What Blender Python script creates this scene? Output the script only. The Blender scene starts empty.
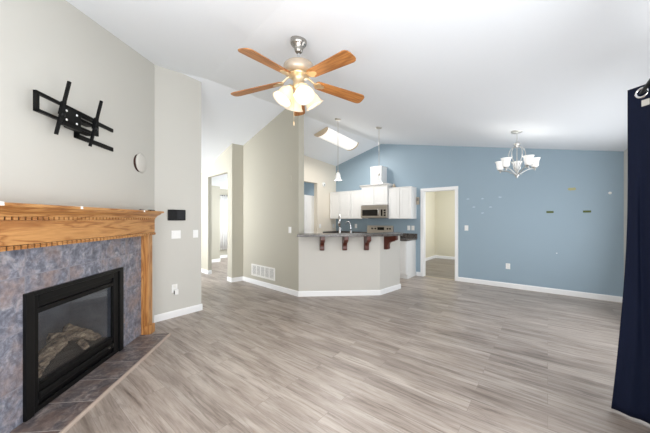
import bpy, bmesh, math, random
from mathutils import Vector, Matrix
random.seed(7)
S = bpy.context.scene
COL = S.collection
PI = math.pi
R = math.radians

# ------------------------------------------------------------------ camera, light, exposure
cam_d = bpy.data.cameras.new('camera')
cam = bpy.data.objects.new('camera', cam_d)
COL.objects.link(cam)
cam_d.sensor_width = 36.0
cam_d.lens = 36.0 * 275.0 / 650.0
cam_d.shift_y = 2.5 / 650.0
cam_d.clip_start = 0.05
cam.location = (0, 0, 1.38)
cam.rotation_euler = (R(90), 0, R(39 - 90))
S.camera = cam

S.view_settings.view_transform = 'Standard'
S.view_settings.look = 'None'
S.view_settings.gamma = 1.0
S.view_settings.use_curve_mapping = False
S.view_settings.exposure = 0.11
S.cycles.max_bounces = 10
S.cycles.diffuse_bounces = 6
S.cycles.use_denoising = True
S.cycles.sample_clamp_indirect = 6.0

w = bpy.data.worlds.new('daylight')
S.world = w
w.use_nodes = True
w.node_tree.nodes['Background'].inputs[0].default_value = (0.86, 0.93, 1.0, 1)
w.node_tree.nodes['Background'].inputs[1].default_value = 1.0


def area(name, loc, direction, sx, sy, power, color=(1, 1, 1)):
    l = bpy.data.lights.new(name, 'AREA')
    l.shape = 'RECTANGLE'
    l.size, l.size_y = sx, sy
    l.energy = power
    l.color = color
    o = bpy.data.objects.new(name, l)
    COL.objects.link(o)
    o.location = loc
    o.rotation_euler = Vector(direction).to_track_quat('-Z', 'Y').to_euler()
    return o


def bulb(name, loc, power, color=(1, 0.82, 0.6), radius=0.03):
    l = bpy.data.lights.new(name, 'POINT')
    l.energy = power
    l.color = color
    l.shadow_soft_size = radius
    o = bpy.data.objects.new(name, l)
    COL.objects.link(o)
    o.location = loc
    return o


DAY = (0.97, 0.985, 1.0)
# daylight through the window openings, and added fill lamps (the panes are out of the photo's view)
area('daylight_patio', (1.0, -0.68, 1.05), (0, 1, 0.30), 2.7, 1.9, 80, DAY)
area('fill_rear', (-0.90, 0.55, 1.35), (1, 0.1, 0.5), 1.9, 1.6, 72, DAY)  # fill lamp at an unseen window added behind the camera
area('daylight_dining', (4.6, -0.93, 1.15), (0, 1, 0.12), 2.3, 1.7, 29, DAY)
area('daylight_entry', (-0.9, 6.4, 1.5), (1, 0.12, 0.05), 2.4, 2.0, 85, DAY).data.spread = R(70)
area('fill_front_room', (6.56, 7.2, 1.45), (-1, 0, 0), 1.6, 1.5, 100, DAY)  # added fill lamp, brightens the front room from an unseen side
area('daylight_bedroom', (8.6, 0.95, 1.5), (0, 1, 0), 1.6, 1.2, 36, DAY)
area('fill_pantry', (6.5, 5.25, 1.4), (-1, 0, 0), 0.3, 1.6, 5, DAY)  # added fill lamp inside the windowless pantry


# ------------------------------------------------------------------ materials
def lin(c):
    return tuple((v / 12.92 if v <= 0.04045 else ((v + 0.055) / 1.055) ** 2.4) for v in c)


def rgb(r, g, b):
    return (*lin((r / 255, g / 255, b / 255)), 1)


class NT:
    def __init__(self, name):
        self.m = bpy.data.materials.new(name)
        self.m.use_nodes = True
        self.t = self.m.node_tree
        self.b = self.t.nodes['Principled BSDF']

    def n(self, typ, **kw):
        o = self.t.nodes.new(typ)
        for k, v in kw.items():
            if k == 'inp':
                for a, b in v.items():
                    o.inputs[a].default_value = b
            else:
                setattr(o, k, v)
        return o

    def l(self, a, b):
        self.t.links.new(a, b)

    def coords(self, scale=(1, 1, 1), rot=(0, 0, 0), out='Object'):
        c = self.n('ShaderNodeTexCoord')
        mp = self.n('ShaderNodeMapping')
        mp.inputs['Scale'].default_value = scale
        mp.inputs['Rotation'].default_value = rot
        self.l(c.outputs[out], mp.inputs['Vector'])
        return mp.outputs['Vector']

    def ramp(self, stops, fac):
        r = self.n('ShaderNodeValToRGB')
        e = r.color_ramp.elements
        while len(e) < len(stops):
            e.new(0.5)
        for i, (p, c) in enumerate(stops):
            e[i].position = p
            e[i].color = c
        self.l(fac, r.inputs['Fac'])
        return r.outputs['Color']

    def mix(self, a, b, fac, mode='MIX'):
        x = self.n('ShaderNodeMix', data_type='RGBA', blend_type=mode)
        for s, v in ((x.inputs[6], a), (x.inputs[7], b), (x.inputs[0], fac)):
            if hasattr(v, 'is_linked') or hasattr(v, 'node'):
                self.l(v, s)
            else:
                s.default_value = v
        return x.outputs[2]

    def bump(self, h, strength=0.2, dist=0.01):
        bp = self.n('ShaderNodeBump')
        bp.inputs['Strength'].default_value = strength
        bp.inputs['Distance'].default_value = dist
        self.l(h, bp.inputs['Height'])
        self.l(bp.outputs['Normal'], self.b.inputs['Normal'])


def plain(name, c, rough=0.5, metal=0.0, spec=None, emit=None, estr=0.0, bump=None, vary=0.0):
    k = NT(name)
    k.b.inputs['Base Color'].default_value = c
    k.b.inputs['Roughness'].default_value = rough
    k.b.inputs['Metallic'].default_value = metal
    if spec is not None:
        k.b.inputs['Specular IOR Level'].default_value = spec
    if emit:
        k.b.inputs['Emission Color'].default_value = emit
        k.b.inputs['Emission Strength'].default_value = estr
    if bump or vary:
        v = k.coords()
        nz = k.n('ShaderNodeTexNoise', inp={'Scale': bump[0] if bump else 8.0, 'Detail': 4.0})
        k.l(v, nz.inputs['Vector'])
        if bump:
            k.bump(nz.outputs['Fac'], bump[1], 0.004)
        if vary:
            d = tuple(x * (1 - vary) for x in c[:3]) + (1,)
            k.l(k.ramp([(0.3, d), (0.7, c)], nz.outputs['Fac']), k.b.inputs['Base Color'])
    return k.m


M = {}
M['wall_grey'] = plain('wall_grey', rgb(202, 200, 193), 0.8, bump=(90, 0.12))
M['wall_tan'] = plain('wall_tan', rgb(184, 180, 166), 0.8, bump=(90, 0.12))
M['wall_bar'] = plain('wall_bar', rgb(202, 199, 192), 0.8, bump=(90, 0.12))
M['wall_cream'] = plain('wall_cream', rgb(232, 224, 209), 0.8, bump=(90, 0.12))
M['wall_blue'] = plain('wall_blue', rgb(148, 168, 182), 0.5, bump=(90, 0.15))
M['wall_olive'] = plain('wall_olive', rgb(216, 210, 190), 0.8, bump=(90, 0.1))
M['ceiling'] = plain('ceiling_white', rgb(236, 240, 245), 0.75, bump=(70, 0.2))
M['white_trim'] = plain('white_trim', rgb(240, 240, 240), 0.4)
M['white_cab'] = plain('white_cabinet', rgb(236, 236, 235), 0.42, vary=0.02)
M['white_plastic'] = plain('white_plastic', rgb(240, 240, 238), 0.35)
M['white_vent'] = plain('white_vent', rgb(232, 231, 226), 0.45)
M['vent_dark'] = plain('vent_back', rgb(120, 118, 116), 0.7)
M['black_metal'] = plain('black_metal', rgb(11, 11, 12), 0.4, 0.0, spec=0.2)
M['black_satin'] = plain('black_satin', rgb(11, 11, 12), 0.4, 0.0, spec=0.25)
M['black_plastic'] = plain('black_plastic', rgb(12, 12, 13), 0.4, spec=0.25)
M['screen_glass'] = plain('screen_glass', rgb(30, 31, 34), 0.3, spec=0.2)
M['steel'] = plain('brushed_steel', rgb(186, 180, 174), 0.33, 0.85)
M['chrome'] = plain('chrome', rgb(225, 225, 226), 0.15, 1.0)
M['nickel'] = plain('brushed_nickel', rgb(203, 198, 190), 0.28, 0.9)
M['brass'] = plain('polished_brass', rgb(214, 178, 112), 0.25, 0.9)
M['silver_paint'] = plain('silver_metal', rgb(200, 200, 198), 0.3, 0.9)
M['dark_glass'] = plain('dark_glass', rgb(26, 25, 25), 0.15, spec=0.3)
M['cherry'] = plain('cherry_wood', rgb(90, 42, 29), 0.35, vary=0.35)
M['grout'] = plain('hearth_edge', rgb(172, 156, 144), 0.5)
M['firebox'] = plain('firebox_lining', rgb(108, 111, 119), 0.5, vary=0.4)
M['embers'] = plain('ember_bed', rgb(42, 40, 39), 0.9, bump=(60, 0.8), vary=0.6)
M['green_strip'] = plain('green_strip', rgb(84, 98, 40), 0.6)
M['tan_patch'] = plain('tan_patch', rgb(172, 170, 124), 0.7)
M['patch_white'] = plain('patch_white', rgb(184, 200, 213), 0.7)
M['tan_box'] = plain('tan_box', rgb(178, 166, 148), 0.5)
M['hole_dark'] = plain('hole_dark', rgb(58, 34, 28), 0.9)
M['cover_white'] = plain('cover_white', rgb(206, 203, 196), 0.6)
M['curtain_sheer'] = plain('curtain_white', rgb(244, 244, 244), 0.8)
M['tan_metal'] = plain('tan_end_cap', rgb(206, 188, 162), 0.5)
M['lamp_glow'] = plain('fluorescent_diffuser', rgb(255, 253, 248), 0.4, emit=(1, 0.98, 0.94, 1), estr=0.5)
M['lamp_shade'] = plain('frosted_glass_lit', rgb(250, 246, 236), 0.35, emit=(1, 0.93, 0.82, 1), estr=0.10)
M['lamp_shade_cool'] = plain('frosted_glass_lit_white', rgb(252, 252, 250), 0.35, emit=(1, 0.99, 0.97, 1), estr=0.12)


def mat_navy():
    k = NT('navy_fabric')
    v = k.coords((180, 180, 180))
    wv = k.n('ShaderNodeTexNoise', inp={'Scale': 2.0, 'Detail': 2.0})
    k.l(v, wv.inputs['Vector'])
    k.l(k.ramp([(0.3, rgb(6, 13, 32)), (0.7, rgb(11, 22, 50))], wv.outputs['Fac']), k.b.inputs['Base Color'])
    k.b.inputs['Roughness'].default_value = 0.75
    k.b.inputs['Specular IOR Level'].default_value = 0.2
    k.bump(wv.outputs['Fac'], 0.1, 0.002)
    return k.m


def mat_floor(name='floor_planks', tone=1.0, rot=0.0):
    k = NT(name)
    v = k.coords((1, 1, 1), (0, 0, R(90) + rot))
    br = k.n('ShaderNodeTexBrick', offset=0.37, squash=1.0)
    br.inputs['Color1'].default_value = (0, 0, 0, 1)
    br.inputs['Color2'].default_value = (1, 1, 1, 1)
    br.inputs['Mortar'].default_value = (0.5, 0.5, 0.5, 1)
    br.inputs['Scale'].default_value = 1.0
    br.inputs['Mortar Size'].default_value = 0.0014
    br.inputs['Mortar Smooth'].default_value = 0.3
    br.inputs['Bias'].default_value = 0.0
    br.inputs['Brick Width'].default_value = 1.22
    br.inputs['Row Height'].default_value = 0.155
    k.l(v, br.inputs['Vector'])
    # shift the grain per plank
    sc = k.n('ShaderNodeVectorMath', operation='SCALE')
    sc.inputs['Scale'].default_value = 11.0
    k.l(br.outputs['Color'], sc.inputs[0])
    ad = k.n('ShaderNodeVectorMath', operation='ADD')
    k.l(v, ad.inputs[0])
    k.l(sc.outputs['Vector'], ad.inputs[1])
    def nz(scale, base, detail, rough, dist):
        mp = k.n('ShaderNodeMapping')
        mp.inputs['Scale'].default_value = scale
        k.l(ad.outputs['Vector'], mp.inputs['Vector'])
        o = k.n('ShaderNodeTexNoise', inp={'Scale': base, 'Detail': detail, 'Roughness': rough, 'Distortion': dist})
        k.l(mp.outputs['Vector'], o.inputs['Vector'])
        return o.outputs['Fac']
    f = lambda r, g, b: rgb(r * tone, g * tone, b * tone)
    big = nz((0.9, 5.5, 1), 1.5, 4.0, 0.6, 0.6)
    mid = nz((1.1, 17.0, 1), 1.4, 6.0, 0.68, 1.5)
    fin = nz((5.0, 120.0, 1), 1.6, 4.0, 0.6, 0.2)
    c1 = k.ramp([(0.30, f(136, 124, 115)), (0.48, f(166, 154, 145)), (0.70, f(188, 178, 170))], big)
    c2 = k.ramp([(0.28, (0.36, 0.33, 0.31, 1)), (0.41, (0.74, 0.715, 0.70, 1)), (0.50, (1, 1, 1, 1)), (0.72, (1.12, 1.12, 1.12, 1))], mid)
    c = k.mix(c1, c2, 0.85, 'MULTIPLY')
    c = k.mix(c, k.ramp([(0.3, (0.70, 0.69, 0.68, 1)), (0.65, (1.08, 1.08, 1.08, 1))], fin), 0.5, 'MULTIPLY')
    tonec = k.ramp([(0.0, (0.84, 0.83, 0.82, 1)), (1.0, (1.06, 1.06, 1.05, 1))], br.outputs['Color'])
    c = k.mix(c, tonec, 0.85, 'MULTIPLY')
    c = k.mix(c, f(136, 124, 116), br.outputs['Fac'])
    k.l(c, k.b.inputs['Base Color'])
    fine_out = fin
    k.b.inputs['Roughness'].default_value = 0.36
    k.bump(fine_out, 0.06, 0.002)
    return k.m


def mat_oak(name, axis='x', a=(198, 146, 90), b=(154, 101, 54)):
    k = NT(name)
    sc = {'x': (1.2, 16, 11), 'z': (14, 14, 1.1)}[axis]
    v = k.coords(sc)
    nz = k.n('ShaderNodeTexNoise', inp={'Scale': 1.3, 'Detail': 3.0, 'Roughness': 0.5, 'Distortion': 0.7})
    k.l(v, nz.inputs['Vector'])
    mul = k.n('ShaderNodeMath', operation='MULTIPLY')
    mul.inputs[1].default_value = 9.0
    k.l(nz.outputs['Fac'], mul.inputs[0])
    fr = k.n('ShaderNodeMath', operation='PINGPONG')
    fr.inputs[1].default_value = 1.0
    k.l(mul.outputs[0], fr.inputs[0])
    c1 = k.ramp([(0.0, rgb(*b)), (0.35, rgb(*[int(0.45 * p + 0.55 * q) for p, q in zip(b, a)])), (0.8, rgb(*a))], fr.outputs[0])
    v2 = k.coords(tuple(s * 9 for s in sc))
    n2 = k.n('ShaderNodeTexNoise', inp={'Scale': 1.0, 'Detail': 3.0})
    k.l(v2, n2.inputs['Vector'])
    c2 = k.ramp([(0.35, (0.74, 0.68, 0.6, 1)), (0.65, (1, 1, 1, 1))], n2.outputs['Fac'])
    k.l(k.mix(c1, c2, 0.45, 'MULTIPLY'), k.b.inputs['Base Color'])
    k.b.inputs['Roughness'].default_value = 0.38
    return k.m


def mat_slate(name, cols, tile=(0.365, 0.363), off=(0, 0), axes='xz', grout=(136, 134, 142)):
    k = NT(name)
    c = k.n('ShaderNodeTexCoord')
    sep = k.n('ShaderNodeSeparateXYZ')
    k.l(c.outputs['Object'], sep.inputs[0])
    cmb = k.n('ShaderNodeCombineXYZ')
    ax = {'x': 0, 'y': 1, 'z': 2}
    for i in range(2):
        a = k.n('ShaderNodeMath', operation='ADD')
        a.inputs[1].default_value = off[i]
        k.l(sep.outputs[ax[axes[i]]], a.inputs[0])
        k.l(a.outputs[0], cmb.inputs[i])
    br = k.n('ShaderNodeTexBrick', offset=0.0)
    br.inputs['Color1'].default_value = (0, 0, 0, 1)
    br.inputs['Color2'].default_value = (1, 1, 1, 1)
    br.inputs['Scale'].default_value = 1.0
    br.inputs['Mortar Size'].default_value = 0.0035
    br.inputs['Mortar Smooth'].default_value = 0.2
    br.inputs['Brick Width'].default_value = tile[0]
    br.inputs['Row Height'].default_value = tile[1]
    k.l(cmb.outputs[0], br.inputs['Vector'])
    n1 = k.n('ShaderNodeTexNoise', inp={'Scale': 13.0, 'Detail': 8.0, 'Roughness': 0.7, 'Distortion': 0.6})
    sc = k.n('ShaderNodeVectorMath', operation='SCALE')
    sc.inputs['Scale'].default_value = 5.0
    k.l(br.outputs['Color'], sc.inputs[0])
    ad = k.n('ShaderNodeVectorMath', operation='ADD')
    k.l(c.outputs['Object'], ad.inputs[0])
    k.l(sc.outputs[0], ad.inputs[1])
    k.l(ad.outputs[0], n1.inputs['Vector'])
    base = k.ramp([(0.34, rgb(*cols[0])), (0.46, rgb(*cols[1])), (0.53, rgb(*cols[2])), (0.62, rgb(*cols[3]))], n1.outputs['Fac'])
    n2 = k.n('ShaderNodeTexNoise', inp={'Scale': 6.5, 'Detail': 4.0, 'Roughness': 0.6})
    k.l(ad.outputs[0], n2.inputs['Vector'])
    f2 = k.ramp([(0.45, (0, 0, 0, 1)), (0.68, (1, 1, 1, 1))], n2.outputs['Fac'])
    base = k.mix(base, rgb(*cols[4]), f2)
    n3 = k.n('ShaderNodeTexNoise', inp={'Scale': 34.0, 'Detail': 5.0, 'Roughness': 0.6})
    k.l(ad.outputs[0], n3.inputs['Vector'])
    base = k.mix(base, k.ramp([(0.32, (0.55, 0.55, 0.56, 1)), (0.62, (1.18, 1.18, 1.18, 1))], n3.outputs['Fac']), 0.75, 'MULTIPLY')
    k.l(k.mix(base, rgb(*grout), br.outputs['Fac']), k.b.inputs['Base Color'])
    k.b.inputs['Roughness'].default_value = 0.42
    k.bump(n1.outputs['Fac'], 0.25, 0.006)
    return k.m


def mat_granite():
    k = NT('granite_laminate')
    v = k.coords()
    n1 = k.n('ShaderNodeTexNoise', inp={'Scale': 60.0, 'Detail': 5.0, 'Roughness': 0.7})
    k.l(v, n1.inputs['Vector'])
    k.l(k.ramp([(0.35, rgb(36, 33, 33)), (0.5, rgb(78, 73, 71)), (0.60, rgb(128, 120, 114)), (0.68, rgb(62, 54, 51))], n1.outputs['Fac']), k.b.inputs['Base Color'])
    k.b.inputs['Roughness'].default_value = 0.2
    return k.m


def mat_log():
    k = NT('ceramic_log')
    v = k.coords((3, 14, 14))
    n1 = k.n('ShaderNodeTexNoise', inp={'Scale': 2.2, 'Detail': 6.0, 'Roughness': 0.7})
    k.l(v, n1.inputs['Vector'])
    k.l(k.ramp([(0.36, rgb(34, 30, 27)), (0.45, rgb(104, 84, 68)), (0.55, rgb(160, 136, 110)), (0.68, rgb(202, 182, 154))], n1.outputs['Fac']), k.b.inputs['Base Color'])
    k.b.inputs['Roughness'].default_value = 0.9
    k.bump(n1.outputs['Fac'], 0.9, 0.02)
    return k.m


def mat_glass():
    k = NT('fireplace_glass')
    t = k.n('ShaderNodeBsdfTransparent')
    t.inputs[0].default_value = (0.86, 0.88, 0.9, 1)
    g = k.n('ShaderNodeBsdfGlossy')
    g.inputs['Roughness'].default_value = 0.06
    mx = k.n('ShaderNodeMixShader')
    lw = k.n('ShaderNodeLayerWeight')
    lw.inputs['Blend'].default_value = 0.5
    pw = k.n('ShaderNodeMath', operation='POWER')
    pw.inputs[1].default_value = 2.2
    k.l(lw.outputs['Facing'], pw.inputs[0])
    ma = k.n('ShaderNodeMath', operation='MULTIPLY_ADD')
    ma.inputs[1].default_value = 0.42
    ma.inputs[2].default_value = 0.04
    k.l(pw.outputs[0], ma.inputs[0])
    k.l(ma.outputs[0], mx.inputs[0])
    k.l(t.outputs[0], mx.inputs[1])
    k.l(g.outputs[0], mx.inputs[2])
    k.l(mx.outputs[0], k.t.nodes['Material Output'].inputs['Surface'])
    return k.m


def mat_shade():
    k = NT('frosted_glass_shade')
    k.b.inputs['Base Color'].default_value = rgb(246, 240, 230)
    k.b.inputs['Roughness'].default_value = 0.3
    k.b.inputs['Emission Color'].default_value = (1, 0.9, 0.75, 1)
    k.b.inputs['Emission Strength'].default_value = 0.12
    tr = k.n('ShaderNodeBsdfTranslucent')
    tr.inputs[0].default_value = rgb(250, 236, 212)
    mx = k.n('ShaderNodeMixShader')
    mx.inputs[0].default_value = 0.45
    k.l(k.b.outputs[0], mx.inputs[1])
    k.l(tr.outputs[0], mx.inputs[2])
    k.l(mx.outputs[0], k.t.nodes['Material Output'].inputs['Surface'])
    return k.m


M['fan_shade'] = mat_shade()
M['fan_metal'] = plain('champagne_metal', rgb(200, 186, 168), 0.42, 0.55)
M['fan_brass'] = plain('champagne_brass', rgb(222, 200, 164), 0.3, 0.8)
M['fan_canopy'] = plain('canopy_nickel', rgb(170, 166, 160), 0.25, 0.95)
M['navy'] = mat_navy()
M['floor'] = mat_floor()
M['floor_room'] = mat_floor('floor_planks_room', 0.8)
M['oak_x'] = mat_oak('oak_long', 'x')
M['oak_z'] = mat_oak('oak_upright', 'z')
M['oak_gap_shade'] = mat_oak('oak_shadow_line', 'x', (70, 40, 20), (50, 28, 14))  # dark tone puts shade into the gaps between the dentil teeth
M['blade_oak'] = mat_oak('fan_blade_oak', 'x', (184, 124, 66), (146, 90, 42))
SL = [(90, 91, 103), (116, 118, 130), (136, 137, 149), (164, 162, 168), (140, 124, 122)]
HS = [(66, 62, 66), (98, 92, 94), (122, 114, 112), (152, 142, 138), (112, 94, 86)]
M['slate'] = mat_slate('slate_tile_wall', SL, off=(0.0, 0.093))
M['slate_hearth'] = mat_slate('slate_tile_hearth', HS, (0.29, 0.50), (0.09, 0.0), 'xy', (172, 164, 160))
M['granite'] = mat_granite()
M['log'] = mat_log()
M['glass'] = mat_glass()


# ------------------------------------------------------------------ mesh helpers
class MB:
    def __init__(self):
        self.bm = bmesh.new()

    def face(self, pts):
        return self.bm.faces.new([self.bm.verts.new(p) for p in pts])

    def box(self, x0, x1, y0, y1, z0, z1, bev=0.0, mat=None):
        b = bmesh.new()
        bmesh.ops.create_cube(b, size=1.0)
        for v in b.verts:
            v.co = Vector(((x0 + x1) / 2 + v.co.x * abs(x1 - x0), (y0 + y1) / 2 + v.co.y * abs(y1 - y0), (z0 + z1) / 2 + v.co.z * abs(z1 - z0)))
        if bev:
            bmesh.ops.bevel(b, geom=b.edges[:], offset=bev, segments=2, profile=0.6, affect='EDGES')
        self.join(b, mat)
        return self

    def join(self, b, mat=None):
        if mat is not None:
            bmesh.ops.transform(b, matrix=mat, verts=b.verts)
        b.verts.ensure_lookup_table()
        mp = {v: self.bm.verts.new(v.co) for v in b.verts}
        for f in b.faces:
            try:
                nf = self.bm.faces.new([mp[v] for v in f.verts])
                nf.smooth = f.smooth
            except ValueError:
                pass
        b.free()

    def prism(self, poly, lo, hi, axis='z', bev=0.0, mat=None):
        """polygon extruded along an axis; poly coordinates are the other two axes in order"""
        def mk(p, h):
            return {'z': (p[0], p[1], h), 'y': (p[0], h, p[1]), 'x': (h, p[0], p[1])}[axis]
        b = bmesh.new()
        a = [b.verts.new(mk(p, lo)) for p in poly]
        c = [b.verts.new(mk(p, hi)) for p in poly]
        n = len(poly)
        b.faces.new(a)
        b.faces.new(c)
        for i in range(n):
            b.faces.new([a[i], a[(i + 1) % n], c[(i + 1) % n], c[i]])
        bmesh.ops.recalc_face_normals(b, faces=b.faces)
        if bev:
            bmesh.ops.bevel(b, geom=b.edges[:], offset=bev, segments=2, profile=0.6, affect='EDGES')
        self.join(b, mat)
        return self

    def lathe(self, prof, seg=24, mat=None, smooth=True, sweep=2 * PI):
        b = bmesh.new()
        full = abs(sweep - 2 * PI) < 1e-6
        cols = seg if full else seg + 1
        rings = []
        for r, z in prof:
            if r < 1e-5:
                rings.append([b.verts.new((0, 0, z))])
            else:
                rings.append([b.verts.new((r * math.cos(sweep * i / seg), r * math.sin(sweep * i / seg), z)) for i in range(cols)])
        for A, B in zip(rings, rings[1:]):
            for i in range(seg):
                j = (i + 1) % cols
                vs = []
                if len(A) == 1 and len(B) == 1:
                    continue
                if len(A) == 1:
                    vs = [A[0], B[j], B[i]]
                elif len(B) == 1:
                    vs = [A[i], A[j], B[0]]
                else:
                    vs = [A[i], A[j], B[j], B[i]]
                f = b.faces.new(vs)
                f.smooth = smooth
        bmesh.ops.recalc_face_normals(b, faces=b.faces)
        self.join(b, mat)
        return self

    def tube(self, pts, r, seg=10, closed=False):
        pts = [Vector(p) for p in pts]
        rs = r if isinstance(r, (list, tuple)) else [r] * len(pts)
        b = bmesh.new()
        rings = []
        prev = None
        for i, p in enumerate(pts):
            t = (pts[min(i + 1, len(pts) - 1)] - pts[max(i - 1, 0)]).normalized()
            if prev is None:
                u = t.orthogonal().normalized()
            else:
                u = (prev - t * prev.dot(t)).normalized()
            prev = u
            v = t.cross(u)
            rings.append([b.verts.new(p + (u * math.cos(2 * PI * k / seg) + v * math.sin(2 * PI * k / seg)) * rs[i]) for k in range(seg)])
        for A, B in zip(rings, rings[1:]):
            for k in range(seg):
                f = b.faces.new([A[k], A[(k + 1) % seg], B[(k + 1) % seg], B[k]])
                f.smooth = True
        b.faces.new(rings[0])
        b.faces.new(rings[-1])
        bmesh.ops.recalc_face_normals(b, faces=b.faces)
        self.join(b)
        return self

    def build(self, name, mat, parent=None, loc=None, rz=0.0, rot=None):
        me = bpy.data.meshes.new(name)
        bmesh.ops.recalc_face_normals(self.bm, faces=self.bm.faces)
        self.bm.to_mesh(me)
        self.bm.free()
        o = bpy.data.objects.new(name, me)
        COL.objects.link(o)
        me.materials.append(mat)
        if parent is not None:
            o.parent = parent
        if loc is not None:
            o.location = loc
        o.rotation_euler = rot if rot is not None else (0, 0, rz)
        return o


def tag(o, label, cat, group=None):
    o['label'] = label
    o['category'] = cat
    if group:
        o['group'] = group
    return o


def thing(name, label, cat, loc=(0, 0, 0), rz=0.0, group=None, rot=None):
    o = bpy.data.objects.new(name, None)
    o.empty_display_size = 0.1
    COL.objects.link(o)
    o.location = loc
    o.rotation_euler = rot if rot is not None else (0, 0, rz)
    return tag(o, label, cat, group)


def struct(o):
    o['kind'] = 'structure'
    return o


def copy_tree(o, parent=None):
    c = o.copy()
    COL.objects.link(c)
    if parent is not None:
        c.parent = parent
    for ch in list(o.children):
        copy_tree(ch, c)
    return c


def arc(p0, p1, p2, n=10):
    p0, p1, p2 = Vector(p0), Vector(p1), Vector(p2)
    return [(1 - t) ** 2 * p0 + 2 * t * (1 - t) * p1 + t * t * p2 for t in [i / n for i in range(n + 1)]]


def bez(ps, n=14):
    a, b, c, d = [Vector(p) for p in ps]
    return [(1 - t) ** 3 * a + 3 * t * (1 - t) ** 2 * b + 3 * t * t * (1 - t) * c + t ** 3 * d for t in [i / n for i in range(n + 1)]]


# ------------------------------------------------------------------ room frame
def z_front(x, y): return 2.6875 + 0.2 * y
def z_side(x, y): return 2.5995 + 0.0918 * x + 0.1738 * y
def z_hall(x, y): return 4.6913 - 0.275 * y - 0.0555 * x
def ceil_z(x, y): return min(z_front(x, y), z_side(x, y), z_hall(x, y))


XB = 6.62                     # plane of the blue wall
C0 = Vector((1.416, 4.07))    # corner where the fireplace wall meets the hall wall
A_FP = R(225)
T1, T2 = Vector((3.51, 3.447)), Vector((3.64, 5.31))
B1, B2, B3 = Vector((3.51, 3.447)), Vector((4.509, 2.366)), Vector((5.181, 2.279))


def ang(a, b):
    return math.atan2(b[1] - a[1], b[0] - a[0])


def wall(name, A, B, mat, top, holes=(), breaks=(), thick=0.12, z0=0.0):
    """upright wall from A to B; the face lies on the line, its thickness goes to the right of A->B"""
    A, B = Vector(A), Vector(B)
    L = (B - A).length
    d = (B - A) / L
    f = top if callable(top) else (lambda x, y: top)
    zt = lambda s: f(*(A + d * s)) + (0.04 if callable(top) else 0)
    cuts = sorted({0.0, L, *breaks, *[h for hh in holes for h in hh[:2]]})
    m = MB()
    for a, b in zip(cuts, cuts[1:]):
        mid = (a + b) / 2
        spans = [(z0, None)]
        for h in holes:
            if h[0] < mid < h[1]:
                spans = []
                if h[2] > z0 + 1e-4:
                    spans.append((z0, h[2]))
                spans.append((h[3], None))
        for lo, hi in spans:
            za, zb = (zt(a), zt(b)) if hi is None else (hi, hi)
            m.prism([(a, lo), (b, lo), (b, zb), (a, za)], -thick, 0.0, 'y')
    o = m.build(name, mat, None, (A.x, A.y, 0), ang(A, B))
    return struct(o)


def baseboard(name, A, B, mat=None, h=0.095, ext=(0, 0), parent=None):
    A, B = Vector(A), Vector(B)
    L = (B - A).length
    m = MB().prism([(0, 0), (0.015, 0), (0.015, h - 0.018), (0.010, h - 0.004), (0.006, h), (0, h)], -ext[0], L + ext[1], 'x')
    o = m.build(name, mat or M['white_trim'], None, (A.x, A.y, 0), ang(A, B))
    return struct(o)


# floor
fl = MB()
fl.box(-1.4, XB + 0.05, -1.3, 9.6, -0.12, 0.0)
struct(fl.build('floor', M['floor']))
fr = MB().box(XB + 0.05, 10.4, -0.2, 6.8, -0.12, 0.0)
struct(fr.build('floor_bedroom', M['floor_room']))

# ceiling (three sloping planes)
rx = lambda x: 4.2185 - 0.11684 * x
E0 = (2.1, rx(2.1))
ce = MB()
for poly, f in (
    ([E0, (XB + 0.2, rx(XB + 0.2)), (XB + 0.2, -1.15), (0.63, -1.15)], z_front),
    ([E0, (0.63, -1.15), (-1.3, -1.15), (-1.3, 5.088)], z_side),
    ([E0, (-1.3, 5.088), (-1.3, 8.25), (3.85, 8.25), (3.95, 5.1), (XB + 0.2, 5.1), (XB + 0.2, rx(XB + 0.2))], z_hall),
):
    b = bmesh.new()
    lo = [b.verts.new((x, y, f(x, y))) for x, y in poly]
    hi = [b.verts.new((x, y, f(x, y) + 0.15)) for x, y in poly]
    b.faces.new(lo)
    b.faces.new(hi)
    for i in range(len(poly)):
        j = (i + 1) % len(poly)
        b.faces.new([lo[i], lo[j], hi[j], hi[i]])
    ce.join(b)
struct(ce.build('ceiling', M['ceiling']))

# walls.  Each line runs so that the room lies on its left
def sp(s, n=0.0):
    return (C0.x - s / 2 ** .5 + n / 2 ** .5, C0.y - s / 2 ** .5 - n / 2 ** .5)

FPL = 3.3
PF = sp(FPL)
wall('wall_left', C0, PF, M['wall_grey'], ceil_z, holes=[(0.90, 1.77, 0.10, 0.79)], thick=0.14)
wall('wall_hall', (2.06, 4.08), (1.38, 4.08), M['wall_grey'], ceil_z, thick=0.14)
yr = rx(3.6)
wall('wall_vent', T1, T2, M['wall_tan'], ceil_z, breaks=[(T1 - Vector((3.56, yr))).length], thick=0.13)
colm = MB().prism([(3.388, 5.355), (3.64, 5.31), (3.66, 5.44), (3.507, 5.555), (3.407, 5.564)], 0, 3.07, 'z')
struct(colm.build('wall_column', M['wall_tan']))
H1, H2 = Vector((3.632, 8.0)), Vector((3.407, 5.564))
LH = (H1 - H2).length
wall('wall_entry', H2, H1, M['wall_tan'], ceil_z, holes=[(0.0, 1.041, 0, 2.43)], thick=0.09)


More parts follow.
